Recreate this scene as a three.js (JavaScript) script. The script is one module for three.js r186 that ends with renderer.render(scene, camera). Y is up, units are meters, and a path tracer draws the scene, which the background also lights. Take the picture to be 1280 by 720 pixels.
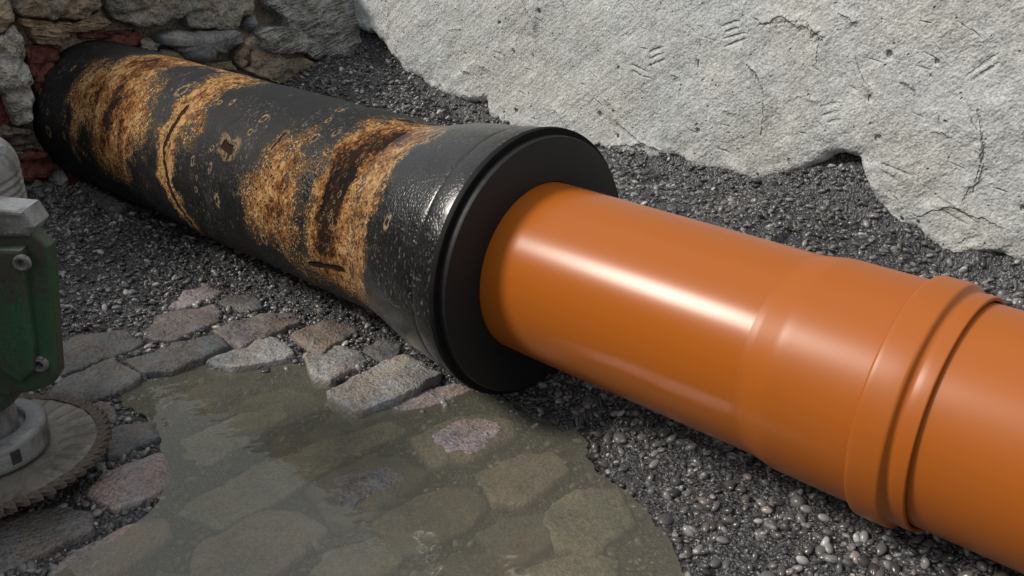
import * as THREE from 'three';
import { mergeGeometries, mergeVertices, toCreasedNormals } from 'three/addons/utils/BufferGeometryUtils.js';
import { RoundedBoxGeometry } from 'three/addons/geometries/RoundedBoxGeometry.js';

// ---------------------------------------------------------------- camera, sky, sun, exposure
const scene = new THREE.Scene();
const camera = new THREE.PerspectiveCamera(33.26, 16 / 9, 0.02, 400);
camera.position.set(0.5424, 0.4865, 0.6162);
camera.lookAt(0.5424 - 0.6253, 0.4865 - 0.4087, 0.6162 - 0.6648);
const SUN = new THREE.Vector3(-0.49, 0.66, 0.57).normalize();      // low over the stone wall, from the left
{ // overcast sky: brighter towards the zenith and round the veiled sun
  const W = 512, H = 256, px = new Float32Array(W * H * 4), d = new THREE.Vector3();
  for (let j = 0; j < H; j++) for (let i = 0; i < W; i++) {
    const el = ((j + 0.5) / H - 0.5) * Math.PI, az = ((i + 0.5) / W - 0.5) * 2 * Math.PI;
    d.set(Math.cos(el) * Math.cos(az), Math.sin(el), Math.cos(el) * Math.sin(az));
    const a = Math.acos(Math.min(1, d.dot(SUN)));
    const up = Math.max(0, Math.sin(el));
    let l = el > 0 ? 0.42 * (1 + 2 * up) / 3 : 0.05;
    if (el > 0) l += 0.42 * Math.exp(-a * a / (0.33 * 0.33));
    px.set([l * 0.98, l, l * 1.04, 1], (j * W + i) * 4);
  }
  const t = new THREE.DataTexture(px, W, H, THREE.RGBAFormat, THREE.FloatType);
  t.mapping = THREE.EquirectangularReflectionMapping; t.magFilter = t.minFilter = THREE.LinearFilter; t.needsUpdate = true;
  scene.background = t; scene.environment = t;
}
const sun = new THREE.DirectionalLight(0xfff6ea, 1.5);
sun.position.copy(SUN).multiplyScalar(6); sun.target.position.set(0, 0, 0);
sun.castShadow = true; sun.shadow.radius = 26; sun.shadow.mapSize.set(2048, 2048);
Object.assign(sun.shadow.camera, { left: -2.5, right: 2.5, top: 2.5, bottom: -2.5, near: 0.5, far: 14 });
scene.add(sun, sun.target);
const renderer = new THREE.WebGLRenderer({ antialias: true });
renderer.shadowMap.enabled = true;
renderer.toneMapping = THREE.LinearToneMapping;
renderer.toneMappingExposure = 1.9;

// ---------------------------------------------------------------- helpers
function rng(seed) { let a = seed >>> 0; return () => { a = (a + 0x6D2B79F5) | 0; let t = Math.imul(a ^ (a >>> 15), 1 | a); t = (t + Math.imul(t ^ (t >>> 7), 61 | t)) ^ t; return ((t ^ (t >>> 14)) >>> 0) / 4294967296; }; }
const LAT = new Float32Array(4096); { const r = rng(11); for (let i = 0; i < 4096; i++) LAT[i] = r(); }
const hsh = (x, y, z) => LAT[(Math.imul(x, 73856093) ^ Math.imul(y, 19349663) ^ Math.imul(z, 83492791)) >>> 7 & 4095];
const sm = (t) => t * t * (3 - 2 * t);
const lerp = (a, b, t) => a + (b - a) * t;
const clamp = (v, a = 0, b = 1) => v < a ? a : v > b ? b : v;
const step = (a, b, v) => sm(clamp((v - a) / (b - a)));
function n2(x, y, s = 0) { const i = Math.floor(x), j = Math.floor(y), u = sm(x - i), v = sm(y - j); return lerp(lerp(hsh(i, j, s), hsh(i + 1, j, s), u), lerp(hsh(i, j + 1, s), hsh(i + 1, j + 1, s), u), v); }
function f2(x, y, o, s = 0) { let a = 0.5, t = 0, w = 0; for (let k = 0; k < o; k++) { t += a * n2(x, y, s + k * 17); w += a; a *= 0.5; x *= 2.03; y *= 2.03; } return t / w; }
function n3(x, y, z, s = 0) { const k = Math.floor(z), w = sm(z - k); return lerp(n2(x, y, s + k * 131), n2(x, y, s + (k + 1) * 131), w); }
function f3(x, y, z, o, s = 0) { let a = 0.5, t = 0, w = 0; for (let k = 0; k < o; k++) { t += a * n3(x, y, z, s + k * 17); w += a; a *= 0.5; x *= 2.03; y *= 2.03; z *= 2.03; } return t / w; }
const used = {};
function numbered(n) { const k = used[n] = (used[n] ?? -1) + 1; return k ? n + '_' + String(k).padStart(3, '0') : n; }
function tag(o, label, category, group) { o.userData.label = label; o.userData.category = category; if (group) o.userData.group = group; return o; }
function mesh(name, g, m, parent = scene) { const o = new THREE.Mesh(g, m); o.name = parent === scene ? numbered(name) : name; o.castShadow = o.receiveShadow = true; parent.add(o); return o; }
function group(name, kind) { const g = new THREE.Group(); g.name = numbered(name); if (kind) g.userData.kind = kind; scene.add(g); return g; }
function tex(w, h, f, srgb, wrap = THREE.RepeatWrapping) { // f(i,j,out) gives 0..1 values (linear colour is stored as sRGB)
  const d = new Uint8Array(w * h * 4), o = [0, 0, 0];
  for (let j = 0; j < h; j++) for (let i = 0; i < w; i++) {
    f(i, j, o); const k = (j * w + i) * 4;
    for (let c = 0; c < 3; c++) { let v = clamp(o[c]); if (srgb) v = v < 0.0031308 ? v * 12.92 : 1.055 * Math.pow(v, 1 / 2.4) - 0.055; d[k + c] = v * 255 + 0.5; }
    d[k + 3] = 255;
  }
  const t = new THREE.DataTexture(d, w, h, THREE.RGBAFormat); t.wrapS = t.wrapT = wrap; t.magFilter = THREE.LinearFilter; t.minFilter = THREE.LinearMipmapLinearFilter; t.generateMipmaps = true;
  if (srgb) t.colorSpace = THREE.SRGBColorSpace; t.needsUpdate = true; return t;
}
const std = (o) => new THREE.MeshStandardMaterial(o);
const lin = (r, g, b) => new THREE.Color().setRGB(r, g, b);

// ---------------------------------------------------------------- shared rock surfaces
// tile of 0.25 m: grain, pores and mineral flecks
const TILE = 0.25;
function rockMaps(seed, streak, fleck, tint) {
  const n = 512, q = n / TILE / 1000; // pixels per mm
  const H = new Float32Array(n * n), C = new Float32Array(n * n), F = new Float32Array(n * n);
  const per = (fx, fy, o, s) => (i, j) => { // periodic by blending
    const u = i / n, v = j / n, a = f2(u * fx, v * fy, o, s), b = f2((u - 1) * fx, v * fy, o, s), c = f2(u * fx, (v - 1) * fy, o, s), d = f2((u - 1) * fx, (v - 1) * fy, o, s);
    const wu = step(0.8, 1, u), wv = step(0.8, 1, v); return lerp(lerp(a, b, wu), lerp(c, d, wu), wv);
  };
  const big = per(9, 9, 4, seed), fine = per(90, 90, 3, seed + 5), st = per(14, 110, 4, seed + 9), fl = per(130, 130, 2, seed + 13), grain = per(240, 240, 1, seed + 21);
  for (let j = 0; j < n; j++) for (let i = 0; i < n; i++) {
    const k = j * n + i, b = big(i, j), f = fine(i, j), s = streak ? st(i, j) : 0.5, l = fl(i, j), g = grain(i, j);
    H[k] = 0.45 * b + 0.25 * f + 0.12 * g + 0.5 * streak * (s - 0.5) + 0.18;
    C[k] = 0.62 + 0.6 * (b - 0.5) + 0.5 * (f - 0.5) + 0.45 * (g - 0.5) + 0.7 * streak * (s - 0.5);
    F[k] = l > 0.68 ? fleck * (l - 0.68) * 3 : 0;
  }
  return {
    map: tex(n, n, (i, j, o) => { const k = j * n + i, c = Math.max(0.05, C[k]), w = f2(i / 40, j / 40, 3, seed + 40) - 0.5; o[0] = c * (1 + tint * w) + F[k]; o[1] = c + F[k]; o[2] = c * (1 - tint * w) + F[k]; }, true),
    bumpMap: tex(n, n, (i, j, o) => { o[0] = o[1] = o[2] = H[j * n + i]; }),
  };
}
const ROCK = rockMaps(3, 0, 0.25, 0.35), SLATE = rockMaps(61, 1, 0.1, 0.1), MORT = rockMaps(97, 0, 0.5, 0.25);
const rockMat = (m, r, g, b, rough, bs = 0.006) => std({ ...m, color: lin(r, g, b), roughness: rough, bumpScale: bs });
const MW = { // the stone wall's materials (multiplied by maps of about 0.62)
  tan: [rockMat(ROCK, 0.44, 0.37, 0.285, 0.9, 0.009), rockMat(ROCK, 0.40, 0.33, 0.25, 0.9, 0.009)],
  brown: [rockMat(SLATE, 0.44, 0.32, 0.21, 0.85, 0.009)],
  mortar: [rockMat(MORT, 0.62, 0.60, 0.54, 0.95, 0.010)],
  mud: [rockMat(MORT, 0.50, 0.41, 0.31, 0.95, 0.009)],
  brick: [rockMat(MORT, 0.20, 0.058, 0.042, 0.85, 0.006), rockMat(MORT, 0.16, 0.05, 0.036, 0.85, 0.006)],
  brickdark: [rockMat(MORT, 0.17, 0.07, 0.05, 0.85, 0.004)],
  gray: [rockMat(ROCK, 0.43, 0.40, 0.35, 0.9, 0.009), rockMat(ROCK, 0.37, 0.34, 0.295, 0.9, 0.009)],
  blue: [rockMat(ROCK, 0.34, 0.35, 0.37, 0.55, 0.001)],
  slate: [rockMat(SLATE, 0.58, 0.58, 0.55, 0.6, 0.012)],
  slate2: [rockMat(SLATE, 0.20, 0.20, 0.19, 0.6, 0.010)],
  dark: [rockMat(SLATE, 0.20, 0.165, 0.13, 0.85, 0.004)],
};

// a stone of outline P ([a, b] in metres), its face bulging along h; put(a, b, h) gives the point in the world, out the way h points
function rock(P, { thick = 0.03, edge = 0.007, bulge = 0.002, rough = 0.002, rag = 0.0015, seed = 1, segs = 56, uvk = 1 / TILE, streak = 0, turn = 0, crack = 0, rings = [0, 0.22, 0.42, 0.6, 0.74, 0.84, 0.91, 0.96, 0.99], tilt = null }, put, out) {
  let cx = 0, cy = 0; for (const p of P) { cx += p[0] / P.length; cy += p[1] / P.length; }
  const curve = new THREE.CatmullRomCurve3(P.map((p) => new THREE.Vector3(p[0], p[1], 0)), true, 'catmullrom', 0.1);
  const ring = curve.getSpacedPoints(segs).slice(0, segs);
  const pos = [], uv = [], idx = [], cs = Math.cos(turn), sn = Math.sin(turn);
  let R = 0; for (const p of ring) R += Math.hypot(p.x - cx, p.y - cy) / segs;
  const t0 = 1 - Math.min(0.75, edge * 1.6 / R);
  const at = (k, t, drop) => {
    const p = ring[k], n = (f3(p.x * 90, p.y * 90, seed, 3, seed) - 0.5) * 2 * rag * Math.min(1, t * 1.2);
    const dx = p.x - cx, dy = p.y - cy, l = Math.hypot(dx, dy) || 1, a = cx + dx * t + dx / l * n, b = cy + dy * t + dy / l * n;
    const e = t > t0 ? (t - t0) / (1 - t0) : 0;
    const ra = (a * cs + b * sn), rb = (-a * sn + b * cs);
    let h = bulge * (1 - t * t) - edge * (1 - Math.sqrt(Math.max(0, 1 - e * e))) + (f3(a * 38, b * 38, seed * 3.1, 3, seed) - 0.5) * 2 * rough * 1.6 + (f3(a * 160, b * 160, seed, 3, seed + 7) - 0.5) * rough * 1.1;
    if (crack) { const c = f3(a * 16 + seed, b * 16, seed, 3, seed + 19); h -= crack * Math.max(0, 1 - Math.abs(c - 0.5) * 16); h += crack * 1.2 * Math.abs(f3(a * 34, b * 34, seed, 2, seed + 29) - 0.5) * 2; }
    if (streak) { const s = f2(ra * 22, rb * 150, 3, seed); h += (Math.abs(s - 0.5) * 2 - 0.3) * streak; }
    if (tilt) h += tilt[0] * (a - cx) + tilt[1] * (b - cy);
    h -= drop; pos.push(...put(a, b, h)); uv.push((a * cs + b * sn) * uvk + seed * 0.37, (-a * sn + b * cs) * uvk + seed * 0.61); if (drop) { const q = uv.length; uv[q - 2] += drop * uvk * Math.sign(dx || 1) * 0.8; uv[q - 1] += drop * uvk * Math.sign(dy || 1) * 0.8; }
  };
  at(0, 0, 0);
  const list = [...rings.slice(1).map((t) => [t, 0]), [1, 0.002], [1.0, thick * 0.5], [0.97, thick]];
  for (const [t, d] of list) for (let k = 0; k < segs; k++) at(k, t, d);
  for (let k = 0; k < segs; k++) idx.push(0, 1 + k, 1 + (k + 1) % segs);
  for (let r = 0; r < list.length - 1; r++) for (let k = 0; k < segs; k++) { const a = 1 + r * segs + k, b = 1 + r * segs + (k + 1) % segs, c = a + segs, d = b + segs; idx.push(a, c, b, b, c, d); }
  const A = new THREE.Vector3(...pos.slice(0, 3)), B = new THREE.Vector3(...pos.slice(3, 6)), C = new THREE.Vector3(...pos.slice(6 + 3 * Math.floor(segs / 6), 9 + 3 * Math.floor(segs / 6)));
  if (B.sub(A).cross(C.sub(A)).dot(out) < 0) for (let i = 0; i < idx.length; i += 3) { const t = idx[i]; idx[i] = idx[i + 1]; idx[i + 1] = t; }
  const g = new THREE.BufferGeometry(); g.setAttribute('position', new THREE.Float32BufferAttribute(pos, 3)); g.setAttribute('uv', new THREE.Float32BufferAttribute(uv, 2)); g.setIndex(idx); g.computeVertexNormals(); return g;
}
const pairs = (L) => { const r = []; for (let i = 0; i < L.length; i += 2) r.push([L[i] / 1000, L[i + 1] / 1000]); return r; };
function inside(P, x, y) { let c = false; for (let i = 0, j = P.length - 1; i < P.length; j = i++) if ((P[i][1] > y) !== (P[j][1] > y) && x < (P[j][0] - P[i][0]) * (y - P[i][1]) / (P[j][1] - P[i][1]) + P[i][0]) c = !c; return c; }

// ---------------------------------------------------------------- layout data (millimetres)
const COB = [ // height of the top, then the outline x,z
[22,-438,151,-476,104,-463,88,-432,89,-424,107,-423,143],
[18,-393,205,-425,174,-411,120,-395,114,-365,135,-364,192],
[20,-409,106,-409,81,-392,68,-360,78,-360,102],
[22,-341,147,-348,128,-345,91,-322,66,-294,74,-291,121,-292,150],
[20,-271,97,-281,71,-273,46,-235,39,-220,95,-229,103],
[14,-352,246,-354,195,-344,156,-306,160,-302,225,-317,243],
[14,-289,189,-297,136,-287,114,-252,114,-241,124,-248,150,-262,177],
[12,-230,113,-232,77,-208,68,-173,76,-169,126,-184,131],
[20,-145,141,-150,112,-152,46,-97,47,-92,99,-101,145,-113,147],
[16,-194,65,-197,32,-172,31,-157,47,-162,62],
[10,-343,333,-366,307,-367,258,-320,252,-306,263,-307,310],
[12,-463,282,-425,219,-382,216,-375,286,-386,312],
[4,-317,311,-303,298,-267,300,-260,310,-292,312],
[4,-241,327,-254,311,-230,285,-206,294,-204,330,-209,338],
[4,-174,373,-186,353,-180,305,-145,314,-130,331,-134,368],
[4,-160,484,-183,440,-172,407,-142,387,-121,396,-122,440,-124,474],
[2,-96,437,-106,417,-107,372,-95,351,-72,356,-58,421,-67,440],
[-4,-99,332,-108,308,-109,245,-94,195,-63,196,-58,267,-61,314],
[-5,-39,355,-52,341,-53,282,-31,266,3,265,14,305,14,354,-7,368],
[0.5,-44,244,-50,227,-44,179,-22,161,10,161,17,181,17,245,4,255],
[-6,24,227,25,175,44,146,70,148,85,177,80,224,67,238],
[0.5,-38,128,-36,89,-23,59,8,48,27,68,28,111,6,148],
[-5,98,181,102,148,123,122,145,133,146,168,143,187,122,191],
[0,45,128,48,91,68,59,96,71,102,129,83,147],
[-7,37,299,27,277,38,238,68,239,79,272,72,296],
[-6,98,249,100,210,123,188,148,197,151,234,126,258],
[-8,-203,294,-202,246,-201,175,-165,181,-156,240,-145,307],
[-9,-281,226,-281,161,-250,151,-242,231,-248,257],
[-7,-106,204,-107,149,-90,103,-60,114,-67,171,-78,199],
[-8,-217,210,-224,140,-193,122,-155,131,-158,195],
[4,-96,107,-87,63,-76,19,-56,27,-64,84,-79,112],
[-4,119,128,117,84,142,61,178,87,179,139,155,149],
[-7,153,184,167,145,196,131,213,163,184,202],
[-4,-34,433,-43,379,-22,365,5,387,5,429],
[-6,-134,127,-83,109,-89,134,-107,185,-124,187]
].map((c) => ({ y: c[0] > 6 ? 0.0042 + c[0] * 0.00038 : c[0] / 1000, P: pairs(c.slice(1)) }));
for (const c of COB) { c.c = c.P.reduce((s, p) => [s[0] + p[0] / c.P.length, s[1] + p[1] / c.P.length], [0, 0]); const k = c.y < 0.002 ? 1.09 : 1.085; c.P = c.P.map((p) => [c.c[0] + (p[0] - c.c[0]) * k, c.c[1] + (p[1] - c.c[1]) * k]); c.r = Math.max(...c.P.map((p) => Math.hypot(p[0] - c.c[0], p[1] - c.c[1]))); }
const PUD = pairs([-306,281,-312,260,-310,217,-300,184,-277,143,-246,111,-218,117,-193,125,-155,134,-127,135,-103,112,-88,84,-76,46,-50,33,-18,20,11,1,42,11,74,28,103,48,128,64,161,70,190,81,217,91,233,101,245,116,266,134,288,162,330,260,260,360,73,430,-34,470,-70,439,-92,435,-96,409,-98,382,-108,353,-125,332,-149,315,-179,301,-207,292,-242,287,-274,287]);
const FOOT = [[-1000,230],[-850,208],[-801,202],[-773,185],[-738,162],[-709,139],[-663,137],[-624,122],[-558,122],[-532,129],[-519,101],[-470,60],[-308,56],[-252,82],[-194,94],[-171,113],[-148,109],[-126,91],[-81,105],[-47,100],[-15,112],[41,146],[68,166],[87,163],[100,137],[114,113],[135,90],[167,93],[187,71],[205,69],[248,85],[288,81],[400,70],[520,95],[700,80],[1400,85]].map((p) => [p[0] / 1000, p[1] / 1000]);
function footY(x) { for (let i = 1; i < FOOT.length; i++) if (x <= FOOT[i][0]) { const a = FOOT[i - 1], b = FOOT[i]; return lerp(a[1], b[1], (x - a[0]) / (b[0] - a[0])); } return 0.085; }
function footSoft(x) { let s = 0; for (let k = -4; k <= 4; k++) s += footY(x + k * 0.022); return s / 9; }
const WALL_Z = -0.46, WALL_X = -0.87;

// ---------------------------------------------------------------- gravel bed
function height(x, z) {
  // the joints lie about 11 mm under the stones round them
  let w = 1e-3, s = -0.006e-3;
  for (const c of COB) { const d2 = (x - c.c[0]) ** 2 + (z - c.c[1]) ** 2, k = 1 / (d2 * d2 + 1e-6) * 1e-6; w += k; s += k * (c.y - (c.y > 0.006 ? 0.0042 : 0.0058)); }
  let h = s / w;
  // the bank under the orange pipes rises from the edge of the water
  const wob = (f2(x * 14, z * 14, 3, 5) - 0.5) * 0.03;
  const d = (x - 0.026) * 0.429 - (z - 0.002) * 0.903 + wob * 0.6;
  const bank = -0.004 + 0.36 * d, cap = 0.056 + (f2(x * 9, z * 9, 2, 8) - 0.5) * 0.02;
  const rise = d > 0 || x > 0.2 ? Math.min(bank, cap) : -1;
  // under and behind the cast-iron pipe
  const zl = 0.034 + 0.12 * clamp(-x - 0.12, -0.1, 0.4), e = zl - z + wob * 0.5;
  const bed = 0.006 + clamp(e * 0.3, -0.05, 0.03) + clamp((-z - 0.1) * 0.2, 0, 0.05);
  // the loose heap in front of the stone wall
  const left = 0.006 + 0.042 * clamp((-0.43 - x) / 0.42 + wob * 2, -1, 1.2) - (x > -0.43 ? (x + 0.43) * 0.5 : 0) + (z > 0.28 ? -(z - 0.28) * 0.35 : 0);
  h = Math.max(h, rise, e > -0.02 && x < 0.06 ? bed : -1, x < -0.38 ? left : -1);
  if (z < -0.08) h = Math.max(h, 0.05 + (f2(x * 12, z * 12, 2, 19) - 0.5) * 0.02);
  // heaped against the concrete wall and into its broken foot
  const f = footSoft(x), t = step(-0.2, WALL_Z + 0.01, z);
  const low = Math.max(0.05, f - 0.022 - 0.25 * Math.max(0, f - 0.1));
  if (z < -0.15) h = Math.max(h, lerp(h, low + (f2(x * 30, z * 30, 2, 23) - 0.5) * 0.014, t));
  if (z < WALL_Z + 0.012) h += (WALL_Z + 0.012 - z) * 1.5;
  // heap in the corner of the two walls
  const q = Math.exp(-(((x + 0.87) / 0.2) ** 2) - (((z + 0.47) / 0.17) ** 2));
  h = Math.max(h, h * (1 - q) + q * 0.165);
  return h + (f2(x * 26, z * 26, 3, 31) - 0.5) * 0.010 * clamp((h + 0.006) * 60, 0.1, 1) + (f2(x * 110, z * 110, 3, 33) - 0.5) * 0.006;
}
const X0 = -0.95, X1 = 0.95, Z0 = -0.6, Z1 = 0.85, CELL = 0.004, NX = Math.round((X1 - X0) / CELL), NZ = Math.round((Z1 - Z0) / CELL);
const HF = new Float32Array((NX + 1) * (NZ + 1));
for (let j = 0; j <= NZ; j++) for (let i = 0; i <= NX; i++) HF[j * (NX + 1) + i] = height(X0 + i * CELL, Z0 + j * CELL);
function groundY(x, z) { const u = clamp((x - X0) / CELL, 0, NX - 0.001), v = clamp((z - Z0) / CELL, 0, NZ - 0.001), i = Math.floor(u), j = Math.floor(v), k = j * (NX + 1) + i; return lerp(lerp(HF[k], HF[k + 1], u - i), lerp(HF[k + NX + 1], HF[k + NX + 2], u - i), v - j); }
const gravel = group('gravel', 'structure');
const GT = 512;
const gritH = new Float32Array(GT * GT), gritC = new Float32Array(GT * GT);
{ // little round grains, periodic
  const r = rng(77); gritH.fill(0.15); gritC.fill(0.32);
  for (let k = 0; k < 16000; k++) {
    const cx = r() * GT, cy = r() * GT, R = 1.4 + 5 * r() ** 4, v = 0.25 + 0.75 * r() ** 2, e = 0.6 + 0.4 * r();
    for (let j = -Math.ceil(R); j <= R; j++) for (let i = -Math.ceil(R); i <= R; i++) { const d = (i * i + j * j / e / e) / R / R; if (d < 1) { const q = ((Math.floor(cy) + j + GT) % GT) * GT + (Math.floor(cx) + i + GT) % GT, hh = 0.2 + 0.11 * R * Math.sqrt(1 - d); if (hh > gritH[q]) { gritH[q] = hh; gritC[q] = v; } } }
  }
}
const GRIT_TILE = 0.2;
const grit = { map: tex(GT, GT, (i, j, o) => { const c = gritC[j * GT + i]; o[0] = c; o[1] = c; o[2] = c * 1.03; }, true), bumpMap: tex(GT, GT, (i, j, o) => { o[0] = o[1] = o[2] = gritH[j * GT + i]; }) };
const M_BED = std({ ...grit, color: lin(0.135, 0.135, 0.142), roughness: 0.42, bumpScale: 0.003 });
{
  const pos = new Float32Array((NX + 1) * (NZ + 1) * 3), uv = new Float32Array((NX + 1) * (NZ + 1) * 2), idx = [];
  for (let j = 0; j <= NZ; j++) for (let i = 0; i <= NX; i++) { const k = j * (NX + 1) + i, x = X0 + i * CELL, z = Z0 + j * CELL; pos.set([x, HF[k], z], k * 3); uv.set([x / GRIT_TILE, z / GRIT_TILE], k * 2); if (i < NX && j < NZ) idx.push(k, k + NX + 1, k + 1, k + 1, k + NX + 1, k + NX + 2); }
  const g = new THREE.BufferGeometry(); g.setAttribute('position', new THREE.BufferAttribute(pos, 3)); g.setAttribute('uv', new THREE.BufferAttribute(uv, 2)); g.setIndex(idx); g.computeVertexNormals();
  mesh('gravel_bed', g, M_BED, gravel);
}
// pebbles
function pebbleGeo(seed, detail) {
  let g = new THREE.IcosahedronGeometry(1, detail); g.deleteAttribute('uv'); g.deleteAttribute('normal'); g = mergeVertices(g);
  const p = g.attributes.position, r = rng(seed), sx = 0.9 + r() * 0.45, sz = 0.75 + r() * 0.3, sy = 0.5 + r() * 0.25;
  for (let i = 0; i < p.count; i++) { const n = 0.78 + 0.44 * f3(p.getX(i) * 1.1 + 9, p.getY(i) * 1.1, p.getZ(i) * 1.1, 2, seed); p.setXYZ(i, p.getX(i) * sx * n, p.getY(i) * sy * n, p.getZ(i) * sz * n); }
  g.computeVertexNormals(); return g;
}
const M_PEB = [[0.085, 0.085, 0.09], [0.15, 0.15, 0.15], [0.055, 0.057, 0.062], [0.12, 0.105, 0.095], [0.24, 0.24, 0.23]].map((c) => std({ color: lin(...c), roughness: 0.3 }));
const M_FINE = std({ color: 0xffffff, roughness: 0.24 });
function pebbleSpot(r) { // a spot on open gravel that the camera's side can see, or null
  const x = lerp(-0.86, 0.62, r()), z = lerp(-0.55, 0.6, r());
  if (x > -0.1 && z < -0.1 && z > -0.19) return null;                 // under the pipes
  for (const c of COB) if (Math.abs(x - c.c[0]) < c.r && Math.abs(z - c.c[1]) < c.r && inside(c.P, x, z)) return null;
  return [x, z];
}
{
  const r = rng(5), N = 120000, per = 4, geos = [1, 2, 3, 4].map((s) => pebbleGeo(s, 1)), lists = [[], [], [], []], m4 = new THREE.Matrix4(), q = new THREE.Quaternion(), e = new THREE.Euler(), col = new THREE.Color();
  let n = 0, guard = 0;
  while (n < N && guard++ < N * 6) {
    const s = pebbleSpot(r); if (!s) continue;
    const [x, z] = s, wet = inside(PUD, x, z), size = 0.0009 + 0.0042 * r() ** 5.5, keep = f2(x * 22, z * 22, 2, 51);
    if (r() > 0.25 + 1.2 * keep || (wet && r() > 0.5)) continue;
    e.set((r() - 0.5) * 1.4, r() * 6.28, (r() - 0.5) * 1.4); q.setFromEuler(e);
    const g = r(), v = g < 0.66 ? 0.045 + 0.08 * r() : g < 0.95 ? 0.12 + 0.13 * r() : 0.26 + 0.18 * r(), w = r() < 0.08 ? 0.14 : 0.015;
    lists[n % per].push([m4.clone().compose(new THREE.Vector3(x, groundY(x, z) + size * (0.1 + 0.35 * r()), z), q, new THREE.Vector3(size, size, size)), [v * (1 + w), v, v * (1 - w * 0.5)]]);
    n++;
  }
  lists.forEach((L, k) => {
    const im = new THREE.InstancedMesh(geos[k], M_FINE, L.length); im.name = 'fine_pebbles'; im.userData.kind = 'stuff'; im.castShadow = im.receiveShadow = true;
    L.forEach(([m, c], i) => { im.setMatrixAt(i, m); im.setColorAt(i, col.setRGB(...c)); }); gravel.add(im);
  });
  const R = rng(909), big = [5, 6, 7, 8].map((s) => pebbleGeo(s, 2));
  const bigPebble = (x, z, s, mi) => { const o = mesh('pebble', big[Math.floor(R() * 4)], M_PEB[mi ?? Math.floor(R() * R() * 5)], gravel); o.scale.setScalar(s); o.rotation.set((R() - 0.5) * 0.7, R() * 6.28, (R() - 0.5) * 0.7); o.position.set(x, groundY(x, z) + s * 0.28, z); };
  let k = 0;
  while (k < 270) { const s = pebbleSpot(R); if (!s) continue; const [x, z] = s, near = x > -0.3; if (inside(PUD, x, z) || (!near && R() < 0.6) || z > 0.47) continue; bigPebble(x, z, 0.0036 + 0.0042 * R() ** 2.5); k++; }
}
// the yard beyond, out to the horizon
{
  const g = new THREE.PlaneGeometry(300, 300, 60, 60); g.rotateX(-Math.PI / 2); const p = g.attributes.position;
  for (let i = 0; i < p.count; i++) p.setY(i, -0.04);
  const uv = g.attributes.uv; for (let i = 0; i < uv.count; i++) uv.setXY(i, p.getX(i) / GRIT_TILE, p.getZ(i) / GRIT_TILE);
  const o = mesh('ground', g, M_BED); o.userData.kind = 'structure';
}

// ---------------------------------------------------------------- cobbles
const paving = group('cobblestone_paving', 'structure');
{
  const M = [[0.42, 0.405, 0.385], [0.25, 0.215, 0.205], [0.30, 0.25, 0.21], [0.20, 0.195, 0.19], [0.40, 0.34, 0.335]].map((c) => rockMat(ROCK, ...c, 0.68, 0.006));
  const pick = [4, 1, 3, 1, 2, 3, 0, 0, 0, 3, 3, 3, 3, 3, 4, 3, 4, 0, 4, 3, 1, 4, 3, 4, 0, 1, 0, 3, 0, 3, 4, 0, 0, 4, 3];
  COB.forEach((c, i) => {
    const dry = c.y > 0.006;
    const g = rock(c.P, { thick: 0.035, edge: dry ? 0.0026 : 0.003, bulge: i === 21 ? 0.0055 : i === 19 ? 0.0045 : dry ? 0.0015 : 0.0008, crack: dry ? 0.0012 : 0, rough: dry ? 0.0026 : 0.0013, rag: 0.004, seed: i + 3, turn: i * 0.7, streak: i === 6 || i === 8 ? 0.0012 : 0 }, (a, b, h) => [a, c.y + h - 0.001, b], new THREE.Vector3(0, 1, 0));
    mesh('cobblestone', g, M[pick[i]], paving);
  });
}

// ---------------------------------------------------------------- puddle
{
  const curve = new THREE.CatmullRomCurve3(PUD.map((p) => new THREE.Vector3(p[0], 0, p[1])), true, 'catmullrom', 0.4);
  const L = curve.getSpacedPoints(420).slice(0, 420).map((p) => { const n = (f2(p.x * 60, p.z * 60, 3, 71) - 0.5) * 0.012; return new THREE.Vector2(p.x + n, p.z + (f2(p.x * 60, p.z * 60, 3, 83) - 0.5) * 0.012); });
  const tri = THREE.ShapeUtils.triangulateShape(L, []), pos = [], uv = [], idx = [], Y = 0.0025;
  for (const p of L) { pos.push(p.x, Y, p.y); uv.push(p.x / 0.5, p.y / 0.5); }
  for (const t of tri) idx.push(...t);
  const g = new THREE.BufferGeometry(); g.setAttribute('position', new THREE.Float32BufferAttribute(pos, 3)); g.setAttribute('uv', new THREE.Float32BufferAttribute(uv, 2)); g.setIndex(idx); g.computeVertexNormals();
  if (g.attributes.normal.getY(0) < 0) { for (let i = 0; i < idx.length; i += 3) { const t = idx[i]; idx[i] = idx[i + 1]; idx[i + 1] = t; } g.setIndex(idx); g.computeVertexNormals(); }
  const rip = tex(512, 512, (i, j, o) => { o[0] = o[1] = o[2] = 0.7 * f2(i / 512 * 22, j / 512 * 14, 3, 91) + 0.3 * f2(i / 512 * 60, j / 512 * 40, 2, 95); });
  const M = new THREE.MeshPhysicalMaterial({ color: lin(0.64, 0.63, 0.52), roughness: 0.03, transmission: 0.86, thickness: 0, ior: 1.42, bumpMap: rip, bumpScale: 0.0012 });
  const o = mesh('puddle', g, M); o.userData.kind = 'structure'; tag(o, 'shallow murky greenish puddle lying over the sunken cobbles', 'puddle');
}

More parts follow.
